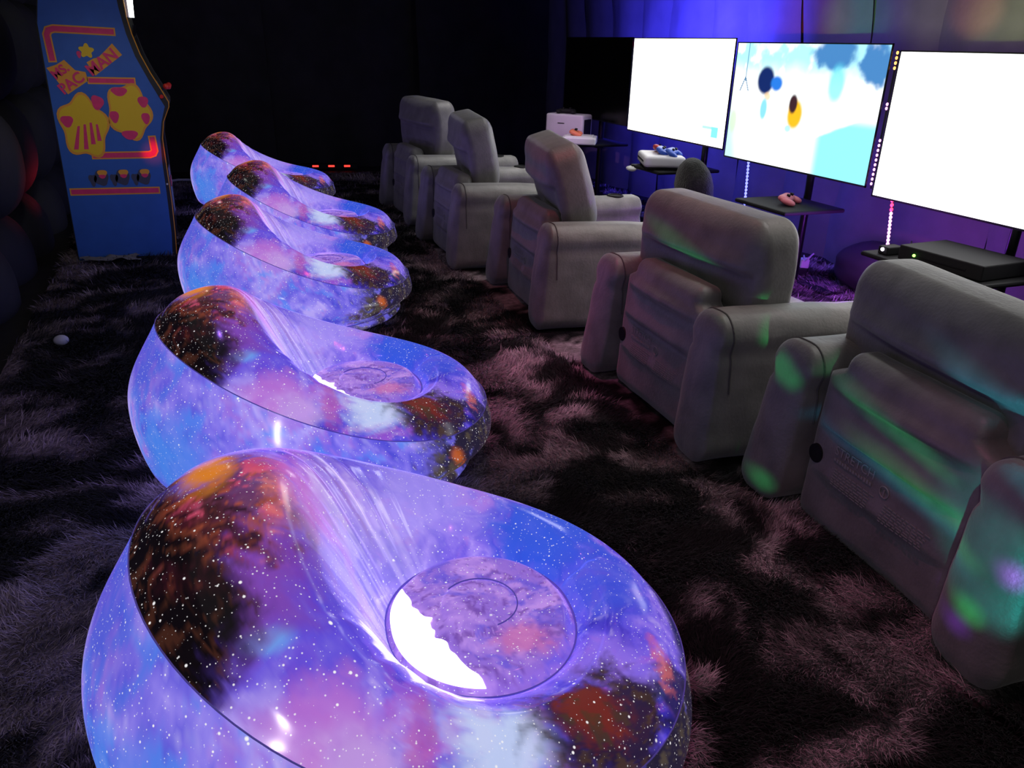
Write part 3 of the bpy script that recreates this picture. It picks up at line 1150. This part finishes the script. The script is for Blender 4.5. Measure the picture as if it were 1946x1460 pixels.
    MB().box(Vector((-.80, ym, .74)) - t0, (.01, w, .71)).build('back_panel', Mblk, t)
    MB().box(Vector((-.57, ym, 1.755)) - t0, (.17, w, .01)).build('top_panel', Mblk, t)
    # flat art on the side
    ya = Y0 - .0022

    def flat(poly, layer, m, name='art_shape'):
        return plate(poly, ya - .0006 * layer, .0005, name, m, side)

    def bar(pts, wd, name='art_bar'):
        for layer, ww, m in ((0, wd + .016, Mora), (1, wd, Mpink)):
            L_, R_ = [], []
            P = [Vector(p) for p in pts]
            for i, p in enumerate(P):
                a = P[i - 1] if i else p
                b = P[i + 1] if i < len(P) - 1 else p
                t1 = (p - a).normalized() if i else (b - p).normalized()
                t2 = (b - p).normalized() if i < len(P) - 1 else t1
                tt = (t1 + t2).normalized()
                n = Vector((-tt.y, tt.x))
                k = ww / 2 / max(.5, n.dot(Vector((-t1.y, t1.x))))
                e = .008 if layer == 0 else 0
                ext = -tt * e if i == 0 else (tt * e if i == len(P) - 1 else Vector((0, 0)))
                L_.append(p + n * k + ext)
                R_.append(p - n * k + ext)
            flat([tuple(q) for q in L_ + R_[::-1]], layer, m, name)
    bar([(-.392, 1.415), (-.715, 1.424), (-.745, 1.415), (-.757, 1.39), (-.752, 1.245)], .030)
    bar([(-.266, .80), (-.262, .715), (-.272, .698), (-.295, .690), (-.625, .690)], .030)
    bar([(-.575, 1.137), (-.320, 1.135)], .026)
    bar([(-.786, .468), (-.272, .462)], .030)
    def blob(cx, cz, rx, rz, k, amp, ph=0.):
        return [(cx + rx * (1 + amp * math.sin(k * a + ph)) * math.cos(a), cz + rz * (1 + amp * math.sin(k * a + ph)) * math.sin(a))
                for a in [2 * math.pi * i / 48 for i in range(48)]]
    # lettering on tilted backing shapes
    Mx = Matrix(((1, 0, 0), (0, 0, -1), (0, 1, 0))).to_4x4()

    def blk(poly, layer=0):
        flat(poly, layer, Mora, 'lettering_backing')
    blk([(-.792, 1.205), (-.702, 1.056), (-.578, 1.135), (-.585, 1.185), (-.640, 1.195), (-.690, 1.252), (-.735, 1.225)])
    blk([(-.570, 1.24), (-.533, 1.165), (-.366, 1.286), (-.412, 1.350), (-.455, 1.31), (-.50, 1.27), (-.53, 1.262)])

    def word(s, x, z, size, ang):
        me = text_mesh(s, size, .0004, 'CENTER', .0022)
        me.transform(Matrix.Translation(Vector((x, ya - .0030, z)) - t0) @ Matrix.Rotation(R(-ang), 4, 'Y') @ Mx)
        link('lettering', me, Mpink, side)
    word('MS.', -.710, 1.168, .072, 34)
    word('PAC', -.658, 1.098, .085, 34)
    word('MAN', -.468, 1.218, .092, 34)
    # plain abstract shapes in place of the printed figures
    flat(blob(-.560, 1.305, .036, .036, 5, .22, .4), 2, Mgold)
    flat(blob(-.604, 1.285, .012, .020, 3, .1), 2, Mpink)

    flat(blob(-.645, .865, .135, .185, 5, .12, .6), 3, Mora)
    flat(blob(-.645, .865, .122, .170, 5, .12, .6), 4, Mgold)
    for (x0, z0, x1, z1, wd) in ((-.675, .87, -.712, .73, .022), (-.640, .88, -.655, .73, .022), (-.605, .89, -.610, .76, .022), (-.572, .88, -.572, .78, .020)):
        flat([(x0 - wd * .3, z0), (x0 + wd * .3, z0), (x1 + wd * .6, z1), (x1 - wd * .6, z1)], 5, Mpink)
    flat(blob(-.735, .900, .034, .034, 3, .12), 5, Mpink)
    flat(blob(-.548, 1.010, .034, .042, 3, .12, 1), 5, Mpink)
    flat(blob(-.375, .955, .125, .165, 5, .10, 2.2), 3, Mora)
    flat(blob(-.375, .955, .112, .150, 5, .10, 2.2), 4, Mgold)
    for (cx, cz, rx, rz) in ((-.415, 1.075, .045, .026), (-.287, 1.015, .030, .033), (-.465, .925, .026, .036), (-.285, .915, .024, .034), (-.392, .815, .046, .028)):
        flat(blob(cx, cz, rx, rz, 3, .10), 5, Mpink)
    for cx in (-.600, -.476, -.350):
        flat(blob(cx - .05, .540, .022, .036, 3, .2), 1, Mgun)
        flat(blob(cx, .550, .042, .048, 4, .08), 1, Mgun)
        flat(blob(cx + .010, .580, .028, .022, 3, .1), 2, Mora)
        flat(blob(cx + .008, .560, .020, .012, 3, .1), 3, Mpink)
    return t


build_arcade()


# ------------------------------------------------------------------ televisions on floor stands
TVX = 3.45
M_bezel = mat('tv_bezel', (.010, .010, .011), .35)
M_tvback = mat('tv_back', (.02, .02, .02), .5)
M_off = mat('screen_off', (.004, .004, .004), .25, spec=.3)


def screen_mat(name, strength):
    m = bpy.data.materials.new(name)
    m.use_nodes = True
    nt = m.node_tree
    b = nt.nodes['Principled BSDF']
    b.inputs['Base Color'].default_value = (.01, .01, .01, 1)
    b.inputs['Roughness'].default_value = .3
    a = nt.nodes.new('ShaderNodeAttribute')
    a.attribute_name = 'Col'
    nt.links.new(a.outputs['Color'], b.inputs['Emission Color'])
    b.inputs['Emission Strength'].default_value = strength
    return m


def blank(u, v):
    return np.ones((len(u), 3))


def pic_white(u, v):
    C = np.tile(np.array([1.0, 1.0, 1.0]), (len(u), 1))
    # faint interface marks in the lower right corner
    inr = (u > .78) & (u < .94) & (v > .09) & (v < .20)
    C[inr & (u > .88)] = (.107, .347, .355)
    C[(u > .80) & (u < .88) & (v > .165) & (v < .19)] = (.206, .345, .337)
    C[(u > .80) & (u < .87) & (v > .095) & (v < .105)] = (.244, .32, .315)
    return C


def pic_game(u, v):
    P = np.column_stack([u * 1.78, v, np.zeros(len(u))])
    n = fbm(P * 6, 4, 3)
    C = np.tile(np.array([1.15, 1.2, 1.2]), (len(u), 1))
    sky = sstep(.66, .88, v + .12 * (n - .5))
    C = blend(C, lin(150, 236, 252), sky * .85)
    C = blend(C, np.array([1.1, 1.15, 1.2]), sstep(.52, .66, n) * sky * .8)
    road = sstep(.0, .03, .55 * (u - .62) - (v - .30) * .9 + .05 * (n - .5)) * sstep(.62, .70, u) * sstep(.50, .40, v)
    C = blend(C, lin(120, 232, 248), road * .9)
    C = blend(C, lin(170, 230, 240), sstep(.12, .0, u + .2 * (v - .2)) * .8)
    C = blend(C, lin(205, 250, 190), patch(P, n, (.06, .33, 0), (.06, .13, 1), .6, .2) * .8)
    tree = patch(P, fbm(P * 14, 4, 8), (1.24, .93, 0), (.26, .13, 1), .35, .35) + patch(P, fbm(P * 14, 4, 8), (1.66, .86, 0), (.16, .18, 1), .35, .35)
    C = blend(C, lin(70, 130, 190), tree)
    C = blend(C, lin(100, 220, 240), patch(P, n, (1.30, .70, 0), (.10, .16, 1), .5, .2) * .8)
    # soft unreadable blobs: a dark blue one, an orange one, a small pale blue one
    C = blend(C, lin(18, 40, 100), patch(P, n, (.45, .70, 0), (.12, .125, 1), .25, .1))
    C = blend(C, lin(40, 120, 220), patch(P, n, (.60, .68, 0), (.085, .07, 1), .35, .1))
    C = blend(C, lin(240, 190, 120), patch(P, n, (.50, .57, 0), (.05, .04, 1), .5, .1) * .7)
    C = blend(C, lin(110, 210, 240), patch(P, n, (.47, .46, 0), (.05, .10, 1), .35, .1) * .9)
    C = blend(C, lin(246, 186, 30), patch(P, n, (.88, .45, 0), (.10, .13, 1), .3, .1))
    C = blend(C, lin(60, 34, 40), patch(P, n, (.845, .53, 0), (.055, .085, 1), .3, .1))
    C = blend(C, lin(150, 220, 235), patch(P, n, (.82, .33, 0), (.04, .03, 1), .3, .1) * .8)
    # thin tower
    C[(np.abs(P[:, 0] - .165) < .006) & (v > .68)] = lin(70, 120, 160)
    leg = (np.abs(np.abs(P[:, 0] - .165) - (.72 - v) * .5) < .007) & (v > .60) & (v < .72)
    C[leg] = lin(70, 120, 160)
    return C


def build_tv(y0, y1, z0, z1, label, pic, strength, rotz=0.0):
    cy, cz = (y0 + y1) / 2, (z0 + z1) / 2
    hw, hh = (y1 - y0) / 2, (z1 - z0) / 2
    t = thing('television', label, 'television', (TVX, cy, cz), rotz, 'four large flat screens')
    MB().box((.019, 0, 0), (.012, hw - .035, hh - .03), bev=.006).build('housing', M_tvback, t)
    fr = MB()
    b = .007
    fr.box((.004, 0, hh - b / 2), (.004, hw, b / 2)).box((.004, 0, -hh + b * .7), (.004, hw, b * .7))
    fr.box((.004, hw - b / 2, 0), (.004, b / 2, hh)).box((.004, -hw + b / 2, 0), (.004, b / 2, hh))
    fr.build('bezel', M_bezel, t)
    MB().box((.044, 0, -.05), (.014, .28, .20), bev=.006).build('rear_box', M_tvback, t)
    nu, nv = (192, 108) if pic is pic_game else (96, 54)
    sw, sh = hw - b, hh - b
    U, Vv = np.meshgrid(np.linspace(0, 1, nu + 1), np.linspace(0, 1, nv + 1))
    u, v = U.ravel(), Vv.ravel()
    P = np.column_stack([np.full(len(u), .003), sw - 2 * sw * u, -sh + 2 * sh * v])
    rows = np.arange(nu * nv)
    a = (rows // nu) * (nu + 1) + rows % nu
    me = mesh_from('screen', P, np.column_stack([a, a + 1, a + nu + 2, a + nu + 1]))
    if pic is None:
        link('screen', me, M_off, t)
    else:
        set_color(me, 'Col', pic(u, v))
        link('screen', me, screen_mat('screen_' + pic.__name__, strength), t)
    return t


build_tv(6.26, 7.58, .79, 1.49, 'large flat television switched off, dark screen, farthest of the four', None, 0)
build_tv(4.842, 6.245, .762, 1.487, 'large flat television with a blank white screen between the dark one and the game picture', pic_white, 2.8)
build_tv(3.475, 4.822, .722, 1.462, 'large flat television showing a cyan and white game scene', pic_game, 1.25)
build_tv(2.07, 3.42, .685, 1.43, 'large flat television with an all white screen at the right edge, nearest', blank, 2.8)


def build_stand(y, shelf_z, label, x=3.55, shelf=(.26, .24), sy=0.0):
    t = thing('television_stand', label, 'stand', (x, y, 0), 0, 'floor stands of the televisions')
    MB().cyl((0, 0, .012), (0, 0, 1.15), .024).build('pole', M_blackmetal, t, True)
    MB().box((-.08, 0, .025), (.30, .045, .012), bev=.006).box((.02, 0, .025), (.045, .34, .012), bev=.006).build('base', M_blackmetal, t)
    MB().box((-.030, 0, 1.1), (.010, .20, .16), bev=.004).build('mount_plate', M_blackmetal, t)
    MB().box((-.24, sy, shelf_z - .012), (shelf[0], shelf[1], .012), bev=.01).build('shelf', M_black, t)
    MB().box((-.02, 0, shelf_z - .05), (.03, .05, .035), bev=.004).build('shelf_bracket', M_blackmetal, t)
    return t


build_stand(6.92, .62, 'black television stand behind the white console box, under the dark screen', shelf=(.30, .34), sy=-.10)
build_stand(5.20, .60, 'black television stand carrying the white console tray with controllers', shelf=(.26, .21), sy=.02)
build_stand(4.03, .565, 'black television stand with a pink controller on its shelf', shelf=(.22, .24), sy=-.12)
build_stand(2.60, .50, 'black television stand at the right edge, its shelf holding a black console', shelf=(.26, .335), sy=.085)

# ------------------------------------------------------------------ consoles and small devices
M_wht2 = mat('console_white', (.72, .70, .74), .45, mottle=.04)
M_red = mat('controller_red', (.55, .03, .04), .4)
M_blu = mat('controller_blue', (.03, .10, .55), .4)
M_pnk = mat('controller_pink', (.80, .22, .28), .45)
M_ora = mat('controller_orange', (.75, .20, .10), .45)
M_dkgrey = mat('dark_grey_plastic', (.013, .013, .014), .7, spec=.25)


def controller(name, loc, rot, m, label, stick=True, scale=1.0, group=None):
    t = thing(name, label, 'controller', loc, 0, group)
    t.rotation_euler = rot
    t.scale = (scale,) * 3
    body = MB()
    V, F = puff((.075, .034, .018), (.03, .028, .0175), 4, 3)
    me = mesh_from('body', V, F)
    link('body', me, m, t)
    for s in (-1, 1):
        V, F = puff((.022, .042, .017), (.02, .036, .0165), 4, 2)
        V += [s * .062, -.028, -.004]
        link('grip', mesh_from('grip', V, F), m, t)
        MB().cyl((s * .03, -.012, .015), (s * .03, -.012, .028), .009, .011, 12).build('thumbstick', M_black, t, True)
    return t


# white console box and its neighbour on the farthest stand
cb = thing('game_console', 'white box-shaped console with small dark lettering standing on the farthest stand', 'console', (3.22, 6.93, .622), R(-52))
V, F = puff((.19, .10, .11), (.02, .02, .02), 3, 2)
V[:, 2] += .11
link('case', mesh_from('case', V, F), M_wht2, cb)
me = text_mesh('Switch', .028, .0004)
me.transform(Matrix.Translation((-.03, -.1008, .135)) @ Matrix(((1, 0, 0), (0, 0, -1), (0, 1, 0))).to_4x4())
bpy.data.meshes.remove(me)
MB().box((-.03, -.1005, .140), (.034, .0006, .004)).build('faint_lettering', M_dkgrey, cb)
MB().box((.191, 0, .11), (.001, .07, .07), bev=.0005).build('side_vent', M_dkgrey, cb)
controller('game_controller', (3.20, 6.94, .865), (0, 0, R(-40)), M_dkgrey, 'dark controller lying on top of the white console box', scale=1.1)
tr = thing('device_tray', 'white shallow tray holding an orange controller beside the white console box', 'tray', (3.16, 6.56, .622), R(-30))
MB().box((0, 0, .03), (.15, .13, .03), bev=.012, seg=3).build('tray_body', M_wht2, tr)
MB().box((0, 0, .064), (.12, .10, .004), bev=.002).build('tray_inset', M_white, tr)
controller('game_controller', (3.12, 6.60, .715), (R(12), 0, R(60)), M_ora, 'orange red controller lying on the white tray beside the console box', scale=1.1)

# white console with controllers under the white screen
wc = thing('game_console', 'flat white console on the stand under the blank white screen', 'console', (3.20, 5.24, .602), R(-22))
V, F = puff((.15, .20, .04), (.03, .03, .02), 3, 3)
V[:, 2] += .055
link('case', mesh_from('case', V, F), M_wht2, wc)
MB().box((0, 0, .009), (.13, .18, .009), bev=.003).build('foot', M_black, wc)
MB().box((-.151, 0, .055), (.001, .15, .006)).build('front_slot', M_dkgrey, wc)
controller('game_controller', (3.22, 5.34, .725), (R(20), R(10), R(60)), M_red, 'dark red controller on the flat white console', group=None)
controller('game_controller', (3.19, 5.23, .725), (R(25), R(0), R(50)), M_blu, 'blue controller in the middle of the flat white console')
controller('game_controller', (3.22, 5.13, .725), (R(25), R(0), R(40)), M_blu, 'blue controller nearest the screen pole on the flat white console')
controller('game_controller', (3.06, 5.40, .575), (0, 0, R(30)), M_white, 'white controller at the shelf edge below the flat white console', scale=.9)

# dark fuzzy round cushion in front of that stand
V, F = puff((.12, .20, .20), (.115, .19, .19), 6, 4, (.01, 0, 0),
            lambda W: W + .012 * (np.column_stack([fbm(W * 22, 3, 2), fbm(W * 22 + 9, 3, 3), fbm(W * 22 + 20, 3, 4)]) - .5))
cu = link('round_cushion', mesh_from('round_cushion', V, F), mat('dark_fuzzy_cloth', (.022, .021, .020), 1.0, spec=.1, sheen=.25, mottle=.4, mscale=40, bump=.8, bscale=90))
cu.location = (3.22, 4.80, .52)
cu.rotation_euler = (0, R(-12), R(-20))
tag(cu, 'dark fuzzy round cushion with a pale lit rim beside the flat white console', 'cushion')
ps = thing('cushion_pedestal', 'black pedestal stool under the dark fuzzy round cushion', 'stool', (3.22, 4.80, 0))
MB().cyl((0, 0, .02), (0, 0, .33), .025).build('column', M_blackmetal, ps, True)
MB().cyl((0, 0, .0), (0, 0, .025), .15).build('foot_plate', M_blackmetal, ps, True)
MB().cyl((0, 0, .31), (0, 0, .335), .15).build('seat_plate', M_black, ps, True)

controller('game_controller', (3.28, 3.90, .60), (R(15), 0, R(35)), M_pnk, 'pink controller on the stand shelf under the game picture', scale=1.1)
bc = thing('game_console', 'black console with a small green light under the nearest white screen', 'console', (3.27, 2.62, .502), R(4))
MB().box((0, 0, .035), (.16, .22, .035), bev=.006).build('case', M_dkgrey, bc)
MB().ball((-.163, .13, .036), .007).build('power_light', mat('green_led', (0, .2, 0), .4, emit=(.25, 1, .1), strength=5), bc, True)
MB().box((-.161, -.02, .036), (.001, .12, .004)).build('disc_slot', M_black, bc)
ad = thing('power_adapter', 'black power adapter with a white pilot light on the shelf edge under the nearest screen', 'adapter', (3.14, 2.92, .521))
MB().box((0, 0, 0), (.05, .03, .02), bev=.005).build('adapter_case', M_black, ad)
MB().ball((-.052, 0, .006), .009).build('pilot_light', mat('white_led', (.2, .2, .2), .4, emit=(.9, .8, 1), strength=5), ad, True)
MB().tube([(.05, 0, 0), (.16, .03, .0), (.26, .12, .0), (.30, .16, -.10), (.32, .17, -.48)], .004).build('cable', M_black, ad, True)

# power strip, plug and cable on the rug
pst = thing('power_strip', 'black power strip on the purple rug below the game picture', 'power strip', (3.78, 4.30, .035), R(62))
MB().box((0, 0, .02), (.22, .035, .022), bev=.006).build('strip_body', M_black, pst)
for k in range(5):
    MB().cyl((-.15 + .075 * k, 0, .040), (-.15 + .075 * k, 0, .0435), .020, None, 16).build('socket', M_dkgrey, pst, True)
pl = thing('power_plug', 'white plug adapter sticking in the black power strip', 'plug', (3.73, 4.16, .075), R(62))
MB().box((0, 0, .03), (.035, .028, .03), bev=.006).build('plug_body', M_white, pl)
MB().tube([(.03, 0, .05), (-.05, .02, .09), (-.14, .03, .075), (-.2, .0, .14), (-.30, .05, .13)], .005).build('cable', M_white, pl, True)
lump = MB()  # dark rounded mass low against the wall
V, F = puff((.18, .34, .17), (.16, .3, .15), 6, 4, (0, 0, 0), lambda W: W * (1 + .25 * (fbm(W * 7, 3, 31) - .5))[:, None])
bg = link('black_lump', mesh_from('black_lump', V, F), mat('black_cloth', (.015, .015, .016), .8))
bg.location = (3.86, 3.62, .17)
tag(bg, 'slumped black bag on the rug against the wall behind the power strip', 'lump')


# ------------------------------------------------------------------ LED strips
def led_mat(name, c, s):
    return mat(name, (.1, .1, .1), .4, emit=c, strength=s)


M_ledblue = led_mat('led_blue', (.16, .18, 1.0), 3.2)
M_ledwb = led_mat('led_white_blue', (.5, .5, 1.0), 2.2)
M_ledpur = led_mat('led_purple', (.62, .2, 1.0), 3.0)
M_ledpink = led_mat('led_pink', (1.0, .42, .85), 2.2)
M_ledred = led_mat('led_red', (1.0, .03, .10), 4)
M_ledora = led_mat('led_orange', (1.0, .4, .08), 3)


def led_strip(label, p, q, runs, r=.007):
    """runs: (from, to, count, material, part name)"""
    t = thing('led_strip', label, 'light strip', p)
    p, q = Vector(p), Vector(q)
    d = q - p
    MB().box(d / 2 + Vector((.004, 0, 0)), (.0015, .006, d.length / 2), d.to_track_quat('Z', 'Y').to_euler()).build('tape', M_black, t)
    for a, b, n, m, nm in runs:
        mb = MB()
        for k in range(n):
            mb.ball(d * (a + (b - a) * (k + .5) / n), r, (1, 1, 1.25), 8, 6)
        o = mb.build(nm, m, t, True)
        o['kind'] = 'stuff'
    return t


led_strip('blue LED strip hanging below the left end of the game picture', (3.50, 4.60, .72), (3.50, 4.56, .22), [(0, 1, 22, M_ledblue, 'blue_lights')], .009)
led_strip('purple LED strip hanging below the nearest white screen', (3.50, 3.315, .690), (3.50, 3.235, .10), [(0, .12, 3, M_ledred, 'red_lights'), (.12, .6, 14, M_ledpink, 'pink_lights'), (.6, 1, 12, M_ledpur, 'purple_lights')], .009)
led_strip('LED strip of white dots up the left edge of the blank white screen', (3.47, 6.252, 1.46), (3.47, 6.252, .80),
          [(.0, .06, 2, M_ledred, 'red_lights'), (.07, .62, 14, M_ledwb, 'white_lights'), (.80, .95, 4, M_ledwb, 'white_lights')], .007)
led_strip('LED strip of pink dots at the right edge of the game picture', (3.47, 3.455, 1.43), (3.47, 3.455, .72),
          [(.0, .14, 4, M_ledora, 'orange_lights'), (.36, .42, 2, M_ledpink, 'pink_lights'), (.62, .98, 10, M_ledpink, 'pink_lights')], .007)

# the light those strips throw on the wall and the rug (strips run round the backs of the screens)
BL = (.05, .04, 1.0)
area('led_wash_far', (3.62, 6.9, 1.36), (4.3, 6.9, 1.9), (1.3, .05), 22, BL)
area('led_wash_white', (3.62, 6.0, 1.40), (4.3, 6.1, 1.95), (1.0, .05), 42, BL, 130)
area('led_wash_game', (3.62, 4.5, 1.38), (4.3, 4.6, 1.9), (.4, .05), 1.2, (.12, .06, 1.0), 120)
area('led_wash_low_far', (3.62, 6.6, .86), (4.3, 6.6, .5), (1.6, .05), 12, BL)
area('led_wash_low_white', (3.62, 5.3, .82), (4.3, 5.3, .4), (1.4, .05), 4.5, BL)
area('led_wash_low_game', (3.62, 4.2, .78), (4.2, 4.1, .2), (1.0, .05), 2.5, (.10, .04, 1.0))
point('led_glow_blue', (3.44, 4.58, .45), 2.5, (.10, .08, 1.0), .05)
point('led_glow_purple', (3.32, 3.35, .42), 18, (.42, .06, 1.0), .05)
area('led_wash_near', (3.62, 2.8, .75), (4.2, 2.9, .35), (1.0, .05), 2.5, (.45, .06, .9))

# ------------------------------------------------------------------ small things on the floor
bl = MB().ball((0, 0, 0), .028, (1.2, 1, .9), 20, 14).build('small_ball', M_white, None, True, (-.715, 4.06, .055))
tag(bl, 'small white egg-shaped ball lying on the dark rug at the left', 'ball')


def crumpled(name, sx, sy, h, seed):
    n = 24
    X, Y = np.meshgrid(np.linspace(-1, 1, n), np.linspace(-1, 1, n))
    g = np.column_stack([X.ravel(), Y.ravel(), np.zeros(n * n)])
    nz = fbm(g * [3, 2, 1] + seed, 4, seed)
    g[:, 2] = h * nz
    g[:, 0] *= sx * (1 + .1 * np.sin(Y.ravel() * 5))
    g[:, 1] *= sy
    F = [(j * n + i, j * n + i + 1, (j + 1) * n + i + 1, (j + 1) * n + i) for j in range(n - 1) for i in range(n - 1)]
    me = mesh_from(name, g, F)
    return me


cl = link('pale_cloth', crumpled('pale_cloth', .17, .06, .05, 5), mat('pale_cloth', (.22, .21, .20), .9), None, (-.62, 5.72, .02))
tag(cl, 'pale crumpled cloth at the foot of the blue arcade cabinet', 'cloth')
cb2 = MB().tube([(-.30, 8.85, .05), (-.22, 8.88, .055), (-.12, 8.86, .055), (.05, 8.80, .05)], .012).build('white_cable', M_white, None, True)
tag(cb2, 'white cable end on the floor behind the arcade cabinet', 'cable')
rl = thing('floor_light_bar', 'low black bar with red lights on the floor by the back wall', 'light', (1.42, 9.62, .02), R(-8))
MB().box((0, 0, .03), (.32, .04, .03), bev=.008).build('bar_body', M_black, rl)
for x in (-.16, .02, .2):
    MB().box((x, -.042, .036), (.035, .004, .010), bev=.003).build('red_lamp', led_mat('red_lamp', (1, .03, .02), 3), rl)
